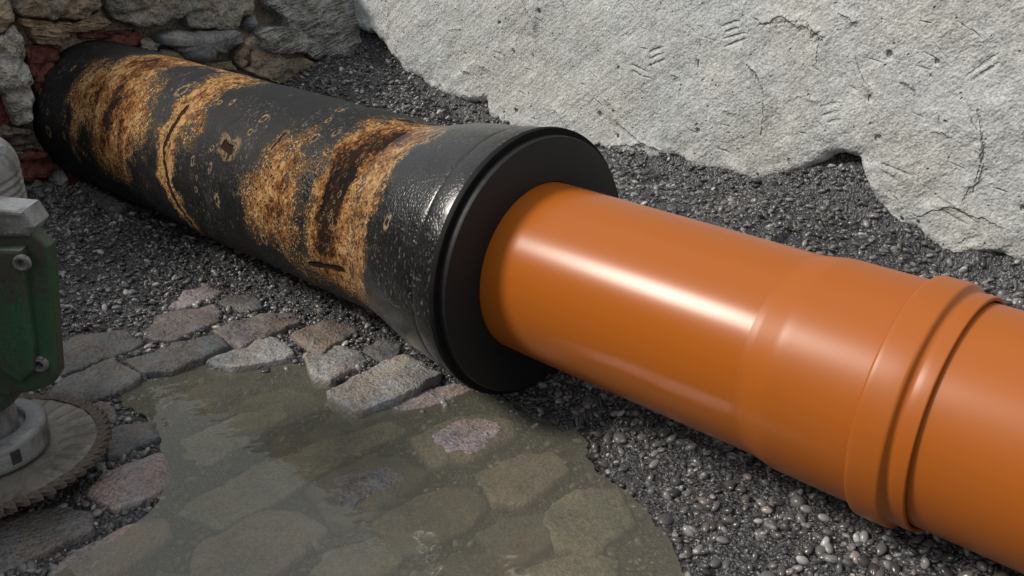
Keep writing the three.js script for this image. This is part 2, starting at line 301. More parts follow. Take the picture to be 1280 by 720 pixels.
// ---------------------------------------------------------------- concrete wall
{
  const xs = [], ys = [];
  for (let x = -0.9; x < 0.42; x += 0.0027) xs.push(x); for (let x = 0.42; x <= 1.5; x += 0.03) xs.push(x);
  for (let y = 0.0; y < 0.4; y += 0.0027) ys.push(y); for (let y = 0.4; y <= 1.3; y += 0.03) ys.push(y);
  const pts = []; for (let x = -0.9; x < 1.45; x += 0.004) pts.push([x, footY(x) + (f2(x * 60, 3, 4, 141) - 0.5) * 0.016]);
  const sd = (x, y) => { let d = 1; for (let i = Math.max(0, Math.floor((x + 0.9) / 0.004) - 16), e = Math.min(pts.length - 1, i + 32); i < e; i++) { const a = pts[i], b = pts[i + 1], ux = b[0] - a[0], uy = b[1] - a[1], t = clamp(((x - a[0]) * ux + (y - a[1]) * uy) / (ux * ux + uy * uy)); d = Math.min(d, Math.hypot(x - a[0] - ux * t, y - a[1] - uy * t)); } const i = clamp(Math.floor((x + 0.9) / 0.004), 0, pts.length - 2); return y > lerp(pts[i][1], pts[i + 1][1], clamp((x - pts[i][0]) / 0.004)) ? d : -d; };
  const pos = [], uv = [], idx = [], W = xs.length;
  for (const y of ys) for (const x of xs) {
    const s = y < 0.3 ? sd(x, y) : 1, r = 0.006 + 0.016 * f2(x * 40, y * 40, 2, 107);
    let z = WALL_Z + (f2(x * 5, y * 5, 3, 101) - 0.5) * 0.012 + (f2(x * 22, y * 22, 3, 103) - 0.5) * 0.006 + (f2(x * 90, y * 60, 2, 105) - 0.5) * 0.0006;
    if (s < 0.04) z += (f2(x * 60, y * 60, 3, 109) - 0.6) * 0.010 * (1 - Math.max(0, s) / 0.04);
    if (s < r) { const e = clamp((r - s) / r); z -= 0.014 * (1 - Math.sqrt(Math.max(0, 1 - e * e))); }
    if (s < 0) z -= Math.min(0.1, -s * 14);
    pos.push(x, y, z); uv.push((x + 0.9) / 1.4, y / 0.7);
  }
  for (let j = 0; j < ys.length - 1; j++) for (let i = 0; i < W - 1; i++) { const k = j * W + i; idx.push(k, k + 1, k + W, k + 1, k + W + 1, k + W); }
  const g = new THREE.BufferGeometry(); g.setAttribute('position', new THREE.Float32BufferAttribute(pos, 3)); g.setAttribute('uv', new THREE.Float32BufferAttribute(uv, 2)); g.setIndex(idx); g.computeVertexNormals();
  const w = 2048, h = 1024, H = new Float32Array(w * h), G = new Float32Array(w * h), r = rng(4242);
  const mm = w / 1400;
  for (let j = 0; j < h; j++) for (let i = 0; i < w; i++) { const x = i / mm, y = j / mm; H[j * w + i] = 0.5 + 0.22 * (f2(x / 45, y / 45, 2, 111) - 0.5) + 0.05 * (f2(x / 6, y / 6, 3, 113) - 0.5) + 0.10 * (f2(x / 1.5, y / 1.5, 2, 115) - 0.5) + 0.10 * (f2(x / 3.2, y / 3.2, 2, 149) - 0.5) + 0.05 * (f2(x / 12, y / 12, 3, 119) - 0.5) + 0.10 * (f2((x * 0.8 + y * 0.6) / 40, (y * 0.8 - x * 0.6) / 5, 3, 117) - 0.5); }
  const dent = (cx, cy, rx, ry, ang, dep) => { const R = Math.max(rx, ry) * 1.6 * mm, c = Math.cos(ang), s = Math.sin(ang); for (let j = Math.floor(-R); j <= R; j++) for (let i = Math.floor(-R); i <= R; i++) { const X = Math.round(cx * mm) + i, Y = Math.round(cy * mm) + j; if (X < 0 || Y < 0 || X >= w || Y >= h) continue; const u = (i * c + j * s) / rx / mm, v = (-i * s + j * c) / ry / mm, d = Math.sqrt(u * u + v * v) + (f2(X / 6, Y / 6, 2, 121) - 0.5) * 0.5; if (d < 1.4) { const v = d < 1 ? -dep * Math.sqrt(1 - d * d * 0.98) : dep * 0.12 * (1.4 - d); H[Y * w + X] += v; if (Math.min(rx, ry) > 1.3) G[Y * w + X] += v; } } };
  for (let k = 0; k < 800; k++) { const big = r() < 0.2; dent(r() * 1400, r() * 700, (big ? 3 : 1.2) * (0.5 + r()), (big ? 2.4 : 0.9) * (0.5 + r()), r() * 3, big ? 0.5 + 0.4 * r() : 0.3 + 0.4 * r()); }
  for (let k = 0; k < 300; k++) dent(r() * 1400, r() * 700, 3 + 9 * r(), 0.7 + 0.8 * r(), -0.5 + (r() - 0.5) * 0.9, 0.06 + 0.12 * r());
  // trowel marks in sets of strokes, and the long scored crack lines
  const set = (X, Y, n, len, ang, gap, dep) => { for (let k = 0; k < n; k++) dent((X + 0.9) * 1000 + k * gap * Math.sin(-ang) + (r() - 0.5) * 4, Y * 1000 + k * gap * Math.cos(ang), len * (0.6 + 0.7 * r()), 2.0 + 0.8 * r(), ang + (r() - 0.5) * 0.25, dep * 0.5); };
  set(-0.242, 0.128, 1, 34, -0.42, 8, 0.6); set(-0.225, 0.104, 2, 14, -0.5, 9, 0.6); set(-0.20, 0.236, 3, 14, 0.5, 9, 0.35); set(-0.09, 0.275, 4, 15, 0.35, 8, 0.32); set(-0.235, 0.217, 2, 13, -0.35, 8, 0.35); set(0.05, 0.20, 3, 14, 0.4, 10, 0.2); set(0.13, 0.15, 2, 18, -0.3, 10, 0.25); set(0.02, 0.29, 2, 12, 0.6, 8, 0.25); set(-0.5, 0.2, 2, 16, -0.3, 10, 0.15); set(0.21, 0.28, 2, 22, 0.7, 9, 0.3); set(0.2, 0.12, 2, 20, -0.25, 10, 0.25);
  const line = (P, wd, dep) => { for (let i = 0; i < P.length - 1; i++) for (let t = 0; t < 1; t += 0.03) dent((lerp(P[i][0], P[i + 1][0], t) + 0.9) * 1000 + (r() - 0.5) * 1.5, lerp(P[i][1], P[i + 1][1], t) * 1000, wd, wd * 1.6, 0, dep * (0.4 + r())); };
  line([[-0.07, 0.25], [-0.045, 0.225], [-0.04, 0.19], [-0.04, 0.165]], 1.3, 0.10); line([[-0.46, 0.31], [-0.43, 0.27], [-0.425, 0.2]], 1.2, 0.10); line([[0.21, 0.24], [0.225, 0.2], [0.222, 0.15]], 1.3, 0.10); line([[-0.06, 0.3], [0.0, 0.31], [0.02, 0.29], [0.02, 0.265]], 1.3, 0.08); line([[-0.77, 0.31], [-0.755, 0.24], [-0.77, 0.21]], 1.2, 0.07);
  // ledges: where one skim of the trowel ends over another
  const ledge = (P, wd, dep, side) => { const Q = P.map((p) => [(p[0] + 0.9) * 1000, p[1] * 1000]), xs = Q.map((p) => p[0]), ys = Q.map((p) => p[1]); for (let j = Math.max(0, Math.floor((Math.min(...ys) - wd) * mm)); j < Math.min(h, (Math.max(...ys) + wd) * mm); j++) for (let i = Math.max(0, Math.floor((Math.min(...xs) - wd) * mm)); i < Math.min(w, (Math.max(...xs) + wd) * mm); i++) { let best = 1e9, sg = 0, along = 0; const x = i / mm + (f2(i / 14, j / 14, 3, 143) - 0.5) * 9, y = j / mm + (f2(i / 14, j / 14, 3, 145) - 0.5) * 9; for (let q = 0; q < Q.length - 1; q++) { const ux = Q[q + 1][0] - Q[q][0], uy = Q[q + 1][1] - Q[q][1], t = ((x - Q[q][0]) * ux + (y - Q[q][1]) * uy) / (ux * ux + uy * uy), tc = clamp(t), dx = x - Q[q][0] - ux * tc, dy = y - Q[q][1] - uy * tc, d = Math.hypot(dx, dy); if (d < best) { best = d; sg = Math.sign(ux * dy - uy * dx); along = (q + tc) / (Q.length - 1); } } if (best < wd && sg === side) { const v = dep * (1 - best / wd) ** 2 * Math.sin(Math.PI * clamp(along, 0.03, 0.97)) * (0.5 + f2(i / 20, j / 20, 2, 147)); H[j * w + i] += v; G[j * w + i] += v; } } };
  ledge([[-0.075, 0.255], [-0.05, 0.235], [-0.04, 0.2], [-0.04, 0.165]], 26, 0.35, 1); ledge([[-0.47, 0.32], [-0.43, 0.27], [-0.425, 0.2]], 26, 0.3, 1); ledge([[0.19, 0.25], [0.222, 0.21], [0.225, 0.17], [0.21, 0.13]], 26, 0.35, -1); ledge([[-0.08, 0.29], [-0.03, 0.312], [0.02, 0.295], [0.02, 0.265]], 20, 0.3, 1); ledge([[-0.79, 0.32], [-0.755, 0.25], [-0.77, 0.2]], 20, 0.25, 1); ledge([[0.06, 0.29], [0.08, 0.25], [0.11, 0.24]], 18, 0.25, -1); ledge([[-0.3, 0.1], [-0.22, 0.12], [-0.13, 0.11]], 18, 0.3, 1); ledge([[-0.6, 0.16], [-0.55, 0.19], [-0.5, 0.18]], 20, 0.22, -1); ledge([[0.15, 0.1], [0.2, 0.13], [0.27, 0.12]], 22, 0.3, 1);
  for (let k = 0; k < 46; k++) { const X = -0.88 + 1.2 * r(), Y = 0.08 + 0.3 * r(), a = -0.5 + (r() - 0.5) * 1.4, L = 0.012 + 0.03 * r(); ledge([[X, Y], [X + Math.cos(a) * L * 0.5, Y + Math.sin(a) * L * 0.5 + 0.003], [X + Math.cos(a) * L, Y + Math.sin(a) * L]], 6 + 9 * r(), 0.12 + 0.2 * r(), r() < 0.5 ? 1 : -1); }
  const map = tex(w, h, (i, j, o) => { const x = i / mm, y = j / mm, a = f2(x / 60, y / 60, 3, 131) - 0.5, b = f2(x / 9, y / 9, 3, 133) - 0.5, c = f2(x / 1.5, y / 1.5, 2, 135) - 0.5, v = 0.515 + 0.12 * a + 0.16 * b + 0.20 * c + 0.24 * (f2(x / 2.6, y / 2.6, 2, 139) - 0.5) + 0.18 * (hsh(i >> 1, j >> 1, 5) - 0.5), wm = f2(x / 80, y / 80, 2, 137) - 0.5; o[0] = v * (0.965 + 0.06 * wm); o[1] = v; o[2] = v * (0.978 - 0.10 * wm); }, true);
  const bumpMap = tex(w, h, (i, j, o) => { o[0] = o[1] = o[2] = H[j * w + i]; });
  { const p = g.attributes.position, u = g.attributes.uv; for (let k = 0; k < p.count; k++) { const i = Math.round(u.getX(k) * w), j = Math.round(u.getY(k) * h); if (i > 1 && j > 1 && i < w - 2 && j < h - 2) { let t = 0; for (let b = -1; b <= 1; b++) for (let a = -1; a <= 1; a++) t += G[(j + b) * w + i + a] / 9; p.setZ(k, p.getZ(k) + t * 0.009); } } g.computeVertexNormals(); }
  const o = mesh('concrete_wall', g, std({ map, bumpMap, bumpScale: 0.009, roughness: 0.92 }));
  tag(o, 'pale grey concrete wall with scratches, pores and a broken lower edge', 'wall');
}

// ---------------------------------------------------------------- the side of the trench, left of the picture
{
  const g = new THREE.PlaneGeometry(1.5, 1.0, 150, 60), p = g.attributes.position, uv = g.attributes.uv;
  for (let i = 0; i < p.count; i++) { const x = p.getX(i) - 0.72 + 0.1, v = p.getY(i) + 0.5, e = step(0.06, -0.3, x); const y = -0.06 + Math.min(v * 1.2, 0.68) * e, z = 0.66 + v * 0.16 + Math.max(0, v - 0.58) * 2.5 + (f2(x * 12, v * 12, 4, 251) - 0.5) * 0.08; p.setXYZ(i, x, y + (f2(x * 30, v * 30, 2, 253) - 0.5) * 0.02, z); uv.setXY(i, x / GRIT_TILE, v / GRIT_TILE); }
  g.index.array.reverse(); g.computeVertexNormals(); const o = mesh('earth_bank', g, std({ ...grit, color: lin(0.16, 0.13, 0.10), roughness: 0.95, bumpScale: 0.004 })); o.userData.kind = 'structure';
}

// ---------------------------------------------------------------- stone wall
{
  const wall = group('stone_wall'); tag(wall, 'rough wall of mixed stones and red bricks that the rusty pipe enters', 'wall');
  const core = new THREE.PlaneGeometry(1.5, 0.7, 150, 70); const p = core.attributes.position, uv = core.attributes.uv, ps = [];
  for (let i = 0; i < p.count; i++) { const z = -p.getX(i) + 0.26, y = Math.min(p.getY(i) - 0.02, step(-0.3, 0.1, z) * 0.04 + 0.285); p.setXYZ(i, WALL_X - 0.006 + (f2(z * 25, y * 25, 4, 151) - 0.5) * 0.030, y, z); uv.setXY(i, z / TILE, y / TILE); }
  core.computeVertexNormals(); mesh('mortar', core, rockMat(MORT, 0.40, 0.34, 0.27, 0.95, 0.010), wall);
  const back = new RoundedBoxGeometry(0.3, 0.6, 1.5, 2, 0.01); back.translate(WALL_X - 0.19, -0.02, 0.26); mesh('wall_core', back, MW.gray[1], wall);
  const out = new THREE.Vector3(1, 0, 0);
  const S = [
['tan',14,[157,322,122,323,104,309,100,290,115,273,138,270,171,278]],
['tan',20,[97,320,35,320,-16,311,-17,292,6,279,29,277,64,283,95,288,100,303]],
['brown',14,[99,288,62,280,28,272,9,276,-14,284,-25,268,-14,259,21,257,41,251,53,244,79,249,87,261,87,272,99,278]],
['mortar',24,[141,263,121,271,109,279,101,266,102,249,100,228,99,206,104,179,115,144,132,145,138,168,139,192,154,203]],
['brick',12,[100,246,74,245,46,243,52,224,79,201,94,178,97,195,97,225]],
['gray',20,[-23,311,-81,310,-154,301,-153,273,-127,262,-92,254,-62,259,-37,269,-23,284]],
['brick',4,[15,242,-29,246,-64,249,-75,240,-63,228,-14,230,11,235]],
['blue',26,[-98,240,-125,244,-174,236,-216,236,-235,228,-238,214,-212,206,-188,197,-167,192,-138,199,-117,219,-99,226]],
['gray',16,[-164,296,-227,295,-273,286,-264,259,-244,249,-234,235,-191,237,-151,245,-142,258,-145,276]],
['slate',22,[-280,300,-376,297,-476,284,-473,202,-468,149,-437,157,-406,166,-379,165,-347,180,-300,186,-273,198,-264,224,-283,232,-323,228,-310,252,-287,265]],
['blue',14,[-251,253,-267,255,-272,240,-264,229,-249,230,-245,241]],
['mud',12,[-242,213,-268,225,-274,199,-306,179,-353,172,-385,157,-429,156,-439,135,-401,104,-348,118,-271,149,-231,174,-219,191]],
['brick',4,[160,195,133,195,127,183,129,157,135,144,170,148]],
['dark',18,[185,149,145,146,114,138,111,119,120,104,158,110,192,120]],
['brick',26,[196,113,155,111,104,103,94,86,99,71,131,66,152,74,201,90]],
['slate2',30,[153,56,128,67,100,60,93,37,101,7,135,1,160,18]],
['brick',10,[80,58,65,64,40,41,17,18,37,16,72,27,86,42]],
['brickdark',60,[110,43,83,41,47,27,24,19,34,2,49,-12,80,-6,106,15]],
['slate2',150,[88,28,66,51,42,40,11,18,-30,-13,-60,-39,-17,-47,44,-30,80,-5]],
['mortar',12,[101,63,90,71,80,63,81,49,92,39,99,51]],
['gray',10,[-68,235,-86,235,-100,226,-94,217,-71,223]],
['brick',6,[20,262,-10,262,-26,254,-60,252,-58,242,-20,246,18,248]],
['brickdark',8,[-236,168,-262,176,-264,196,-246,206,-234,196]],
['brick',16,[62,60,40,52,20,34,18,24,40,30,66,48]],
['mortar',10,[120,106,150,112,190,114,190,106,150,104,122,100]],
['brick',10,[190,70,150,66,120,64,104,60,110,52,150,50,192,54]],
['mud',8,[-130,212,-147,193,-177,184,-218,185,-230,166,-186,169,-128,188,-95,203,-100,219]],
  ];
  S.forEach(([kind, proud, L], i) => {
    const P = pairs(L), ms = MW[kind], sl = kind.startsWith('slate') || kind === 'brown' || kind === 'dark';
    const o = { thick: Math.max(0.05, proud / 1000 + 0.03), edge: kind === 'blue' ? 0.012 : 0.006, bulge: kind === 'blue' ? 0.008 : 0.001, rough: kind === 'blue' ? 0.0015 : 0.006, rag: 0.006, seed: 40 + i, segs: 110, crack: kind === 'blue' ? 0 : 0.006, rings: [0, 0.08, 0.16, 0.24, 0.32, 0.4, 0.48, 0.56, 0.64, 0.72, 0.79, 0.86, 0.91, 0.95, 0.98], streak: sl ? 0.006 : 0, turn: kind === 'slate' ? -0.25 : 0.15 };
    mesh(kind.startsWith('brick') ? 'brick' : kind === 'mortar' || kind === 'mud' ? 'mortar_patch' : 'stone', rock(P, o, (a, b, h) => [WALL_X + proud / 1000 + h, b, a], out), ms[i % ms.length], wall);
  });
  // the courses above and to the left, out of the picture
  const r = rng(321); let y = 0.335;
  const row = (y0, y1, z0, z1) => { let z = z0; while (z < z1) { const L = 0.08 + 0.12 * r(), b = Math.min(z1, z + L), j = () => (r() - 0.5) * 0.014; if (b - z > 0.03) { const P = [[z + 0.006, y0 + 0.006 + j()], [(z + b) / 2, y0 + 0.004 + j()], [b - 0.006, y0 + 0.006 + j()], [b - 0.004, (y0 + y1) / 2], [b - 0.006, y1 - 0.006 + j()], [(z + b) / 2, y1 - 0.004 + j()], [z + 0.006, y1 - 0.006 + j()], [z + 0.004, (y0 + y1) / 2]]; const k = ['gray', 'tan', 'slate', 'brick', 'dark', 'gray'][Math.floor(r() * 6)]; mesh(k === 'brick' ? 'brick' : 'stone', rock(P, { thick: 0.05, edge: 0.012, rough: 0.004, rag: 0.003, seed: Math.floor(r() * 900), segs: 28, rings: [0, 0.4, 0.7, 0.88, 0.97] }, (a, bb, h) => [WALL_X + 0.016 + h, bb, a], out), MW[k][0], wall); } z = b; } };
  row(0.335, 0.42, 0.0, 1.0); row(0.425, 0.5, 0.22, 1.0); row(0.318, 0.36, -0.27, -0.01);
  for (let k = 0; k < 4; k++) row(k * 0.083, k * 0.083 + 0.08, 0.205, 1.0);
}

// ---------------------------------------------------------------- pipes
const AX = 0.14;
function pipeGeo(prof, segs, uvf) { // prof: [x, r] along the axis; the angle runs from -180 to 180 degrees, 0 towards +z, 90 up
  const pos = [], uv = [], idx = [], n = prof.length;
  for (let i = 0; i < n; i++) for (let k = 0; k <= segs; k++) { const a = -Math.PI + 2 * Math.PI * k / segs, [x, r] = prof[i]; pos.push(x, Math.sin(a) * r, Math.cos(a) * r); uv.push(...(uvf ? uvf(x, a, r) : [x, a * 0.1])); }
  for (let i = 0; i < n - 1; i++) for (let k = 0; k < segs; k++) { const a = i * (segs + 1) + k, b = a + segs + 1; idx.push(a, b, a + 1, a + 1, b, b + 1); }
  const g = new THREE.BufferGeometry(); g.setAttribute('position', new THREE.Float32BufferAttribute(pos, 3)); g.setAttribute('uv', new THREE.Float32BufferAttribute(uv, 2)); g.setIndex(idx); g.computeVertexNormals();
  // close the seam's normals
  const N = g.attributes.normal; for (let i = 0; i < n; i++) { const a = i * (segs + 1), b = a + segs; const v = new THREE.Vector3(N.getX(a) + N.getX(b), N.getY(a) + N.getY(b), N.getZ(a) + N.getZ(b)).normalize(); N.setXYZ(a, v.x, v.y, v.z); N.setXYZ(b, v.x, v.y, v.z); }
  const A = new THREE.Vector3(); return g;
}
function arc(x0, r0, x1, r1, n, pow = 1) { const o = []; for (let i = 0; i <= n; i++) { const t = i / n; o.push([lerp(x0, x1, t), lerp(r0, r1, sm(t))]); } return o; }
const RUST=[[-730,42,45,25,1],[-672,55,45,25,1.1],[-645,31,40,30,1.2],[-592,30,35,28,1],[-653,13,25,30,0.9],[-612,3,20,25,0.7],[-671,80,45,20,1.1],[-649,101,50,14,1],[-562,105,45,10,0.9],[-734,16,18,25,0.6],[-483,90,40,16,0.9],[-494,66,28,22,1],[-495,47,22,25,1],[-495,29,16,28,1],[-499,10,14,25,0.9],[-494,-6,12,22,0.8],[-482,-20,12,20,0.8],[-483,-37,10,16,0.7],[-455,39,14,22,0.6],[-285,30,22,28,0.5],[-288,13,26,28,0.54],[-267,2,22,25,0.5],[-305,18,22,30,0.43],[-251,22,16,25,0.43],[-328,-5,22,20,0.32],[-182,71,40,20,1.1],[-153,83,35,14,0.9],[-187,50,28,25,1.15],[-182,33,24,28,1.2],[-188,17,22,28,1.2],[-179,2,22,25,1.1],[-179,-12,22,22,1],[-148,-12,18,20,1],[-131,12,12,30,0.8],[-133,37,14,30,0.8],[-132,52,18,24,0.85],[-214,-5,15,25,0.7],[-269,59,14,14,0.36],[-107,73,14,8,0.6],[-232,46,10,10,0.3],[-245,-24,22,14,0.36]];
const DARK=[[-649,33,18,26,1],[-659,79,35,12,1],[-613,20,8,20,0.8],[-691,39,10,14,0.6],[-669,111,40,8,0.8],[-497,40,5,25,0.9],[-180,37,10,14,1.3],[-195,24,8,16,1.3],[-184,13,16,30,1],[-177,65,28,14,0.9],[-200,-3,10,24,0.8],[-194,46,18,14,0.8],[-267,13,6,25,0.45],[-288,1,5,16,0.4],[-381,34,9,5,1.4],[-150,-5,10,10,0.4],[-158,74,20,9,0.6]];
const HOLE=[[-179,38,8,9,1],[-196,24,5,9,1],[-196,39,6,5,0.7],[-170,41,6,5,0.6]];
const CRACK=[[-496,50],[-497,40],[-501,30],[-505,20],[-499,10],[-492,-5],[-487,-18],[-480,-31],[-499,-52]];
const SLASH=[[[-306,53],[-308,42]],[[-226,-18],[-201,-15],[-169,-12]],[[-200,95],[-179,99],[-147,101]]];
const PITS=[[-535,62,5],[-532,70,2],[-819,-1,4],[-748,-11,4],[-773,1,2],[-429,64,2],[-448,61,2],[-355,59,3],[-358,47,2],[-306,-15,3],[-404,18,2],[-431,1,2],[-386,0,3],[-441,18,2],[-409,30,2],[-259,56,3],[-276,84,3],[-268,72,2],[-109,75,4],[-97,36,0],[-90,25,2.5],[-820,14,2],[-854,27,2],[-805,53,2],[-340,11,2],[-469,65,2],[-239,64,2]];
{
  const pipe = group('cast_iron_pipe'); pipe.position.set(0, AX, 0);
  tag(pipe, 'old black cast-iron pipe with ochre rust patches coming out of the stone wall', 'pipe');
  const W = 2048, H = 1024, LEN = 930, S0 = -915;
  const Cc = new Float32Array(W * H * 3), Rr = new Float32Array(W * H), Bb = new Float32Array(W * H);
  const seg = (x, y, a, b) => { const ux = b[0] - a[0], uy = b[1] - a[1], t = clamp(((x - a[0]) * ux + (y - a[1]) * uy) / (ux * ux + uy * uy)); return [Math.hypot(x - a[0] - ux * t, y - a[1] - uy * t), t]; };
  const K = Math.PI / 180 * 103; // mm of arc per degree
  const arcs = (L) => L.map((p) => [p[0], p[1] * K]);
  const crack = arcs(CRACK), slashes = SLASH.map(arcs), pits = PITS.map((p) => [p[0], p[1] * K, p[2] * 1.15]);
  const r = rng(63); for (let k = 0; k < 260; k++) pits.push([-900 + 780 * r(), (-70 + 190 * r()) * K, 0.6 + 1.1 * r() ** 3]);
  for (let k = 0; k < 420; k++) { const b = RUST[Math.floor(r() * RUST.length)]; pits.push([b[0] + (r() + r() - 1) * b[2] * 1.2, (b[1] + (r() + r() - 1) * b[3] * 1.2) * K, 0.8 + 1.5 * r() ** 2]); }
  const sum = (L, s, a) => { let t = 0; for (const b of L) { const ds = (s - b[0]) / b[2], da = (a - b[1]) / b[3] / 1.0, d = ds * ds + da * da; if (d < 5) t += b[4] * Math.exp(-d * 1.1); } return t; };
  for (let j = 0; j < H; j++) for (let i = 0; i < W; i++) {
    const s = S0 + i / W * LEN, a = -180 + j / H * 360, w = a * K, k = j * W + i;
    const n1 = f2(s / 14, w / 14, 4, 161), n2_ = f2(s / 2.6, w / 3.4, 3, 163), n3_ = f2(s / 1.1, w / 1.1, 1, 165), wx = (f2(s / 18, w / 18, 3, 167) - 0.5) * 26, wa = (f2(s / 18, w / 18, 3, 169) - 0.5) * 16;
    let cover = a > -75 && a < 125 ? Math.min(1.5, sum(RUST, s + wx, a + wa) + 0.2 * step(0.52, 0.74, f2(s / 45, w / 60, 3, 199)) * (s < -150 ? 1 : 0)) : (s < -140 ? clamp(f2(s / 90, w / 90, 3, 171) * 2.4 - 1.0, 0, 1) : 0);
    const fine = 0.55 * f2(s / 1.9, w / 2.6, 2, 163) + 0.45 * n3_, fine2 = 0.5 * f2(s / 1.5, w / 2.0, 2, 189) + 0.5 * f2(s / 5, w / 8, 3, 197);
    const m = cover * 0.86 + (fine - 0.5) * 1.5 * clamp(cover * 2.2 + 0.12) + (n1 - 0.5) * 0.55 * clamp(cover * 3);
    const rust = step(0.44, 0.60, m), stain = step(0.18, 0.6, cover + (n1 - 0.5) * 0.4) * 0.65;
    const dsum = a > -75 && a < 125 ? sum(DARK, s + wx * 0.6, a + wa * 0.6) : 0;
    const hole = step(0.28, 0.6, sum(HOLE, s + wx * 0.3, a + wa * 0.4) + (fine2 - 0.5) * 1.1);
    const ageing = 0.36 + (fine2 - 0.5) * 1.7 + (n1 - 0.5) * 0.7 + Math.min(1.2, dsum) * 0.62;         // 0 pale ochre .. 1 black scale
    const coat = 0.014 + 0.010 * (n1 - 0.5) + 0.014 * (n3_ - 0.5), dust = step(0.64, 0.76, f2(s / 1.8, w / 3.0, 3, 173)) * step(0.4, 0.6, f2(s / 40, w / 40, 2, 175)) * 0.09;
    let R = coat + dust, G = coat * 1.03 + dust * 0.92, B = coat * 1.06 + dust * 0.74;
    R = lerp(R, 0.060, stain); G = lerp(G, 0.050, stain); B = lerp(B, 0.032, stain);
    const ramp = (c0, c1, c2, c3) => ageing < 0.4 ? lerp(c0, c1, step(0.05, 0.4, ageing)) : ageing < 0.7 ? lerp(c1, c2, step(0.4, 0.7, ageing)) : lerp(c2, c3, step(0.7, 0.95, ageing));
    const g = 0.7 + 0.6 * n3_;
    R = lerp(R, ramp(0.44, 0.27, 0.105, 0.018) * g, rust); G = lerp(G, ramp(0.275, 0.128, 0.038, 0.008) * g, rust); B = lerp(B, ramp(0.125, 0.040, 0.011, 0.004) * g, rust);
    R = lerp(R, 0.008, hole); G = lerp(G, 0.005, hole); B = lerp(B, 0.004, hole);
    const age = clamp(ageing);
    let h = 0.5 + rust * (0.14 + 0.14 * (fine - 0.5) - 0.22 * age) - hole * 0.35 + (1 - rust) * 0.05 * (n3_ - 0.5) + (n1 - 0.5) * 0.08;
    let ro = lerp(0.58 + 0.16 * (n1 - 0.5) + 0.1 * (n3_ - 0.5), 0.92, Math.max(rust, stain * 0.8));
    if (s > -165) { const e = step(-165, -128, s) * (1 - rust); ro = lerp(ro, 0.29 + 0.12 * (n1 - 0.5), e); h += e * (0.085 * (f2(s / 1.5, w / 1.5, 2, 177) - 0.5) + 0.03 * (f2(s / 7, w / 7, 2, 179) - 0.5)); }
    { const e = Math.exp(-(((s + 222) / 26) ** 2) - (((a - 40) / 22) ** 2)) * (1 - rust); ro = lerp(ro, 0.26, e); h += e * 0.3 * (f2(s / 1.7, w / 1.7, 2, 177) - 0.5); }
    Cc[k * 3] = R; Cc[k * 3 + 1] = G; Cc[k * 3 + 2] = B; Rr[k] = ro; Bb[k] = h;
  }
  // stamps and scores over the painted field
  const stamp = (s0, s1, w0, w1, f) => { for (let j = Math.max(0, Math.floor((w0 / K + 180) / 360 * H)); j <= Math.min(H - 1, (w1 / K + 180) / 360 * H); j++) for (let i = Math.max(0, Math.floor((s0 - S0) / LEN * W)); i <= Math.min(W - 1, (s1 - S0) / LEN * W); i++) f(S0 + i / W * LEN, (-180 + j / H * 360) * K, j * W + i); };
  const mixc = (k, r0, g0, b0, t) => { Cc[k * 3] = lerp(Cc[k * 3], r0, t); Cc[k * 3 + 1] = lerp(Cc[k * 3 + 1], g0, t); Cc[k * 3 + 2] = lerp(Cc[k * 3 + 2], b0, t); };
  pits.forEach(([ps, pw, R], q) => { if (R <= 0.2) return; const el = 0.5 + 0.4 * LAT[q * 7 & 4095], rimA = q < PITS.length ? 1 : 0.2 + 0.7 * LAT[q * 13 + 5 & 4095], X = R * 3.6; stamp(ps - X, ps + X, pw - X, pw + X, (s, w, k) => { const d = Math.hypot(s - ps, (w - pw) * el) / R + (f2(s / 1.6, w / 1.6, 2, 181) - 0.5) * 1.3; if (d < 1.7) { const rim = d > 0.75 ? 1 - Math.abs(d - 1.1) / 0.5 : 0; if (rim > 0) { mixc(k, 0.30, 0.21, 0.12, clamp(rim * 1.1) * rimA); Bb[k] += 0.07 * rim; Rr[k] = lerp(Rr[k], 0.9, rim); } if (d < 0.9) { const c = clamp((0.9 - d) * 3); mixc(k, 0.030, 0.014, 0.007, 0.9 * c); Bb[k] -= 0.28 * c; } } }); });
  const score = (P, wd, rim) => { const xs = P.map((p) => p[0]), ys = P.map((p) => p[1]), Q = 15; stamp(Math.min(...xs) - Q, Math.max(...xs) + Q, Math.min(...ys) - Q, Math.max(...ys) + Q, (s, w, k) => { let d = 1e9; const ss = s + (f2(s / 6, w / 6, 3, 185) - 0.5) * 7; for (let q = 0; q < P.length - 1; q++) d = Math.min(d, seg(ss, w, P[q], P[q + 1])[0]); d /= wd * (0.35 + 1.1 * f2(s / 10, w / 10, 2, 183)); if (d < 1.1) { const c = clamp((1.1 - d) * 2.2); mixc(k, 0.024, 0.009, 0.004, c); Bb[k] = lerp(Bb[k], 0.12, c); Rr[k] = 0.95; } else if (d < 3.4 && rim) { const t = clamp(1.5 - Math.abs(d - 2)) * step(0.3, 0.6, f2(s / 1.8, w / 2.4, 2, 187)); mixc(k, 0.42, 0.26, 0.11, t * rim * 0.85); Bb[k] = Math.max(Bb[k], 0.5 + 0.18 * t * rim); } }); };
  score(crack, 3.4, 0.9); score(slashes[0], 1.8, 0.3); score(slashes[1], 3.6, 0.3); score(slashes[2], 3.2, 0.5);
  score(arcs([[-389, 34.5], [-381, 33.6], [-373, 33.4]]), 4.6, 0.5);
  const clampW = THREE.ClampToEdgeWrapping;
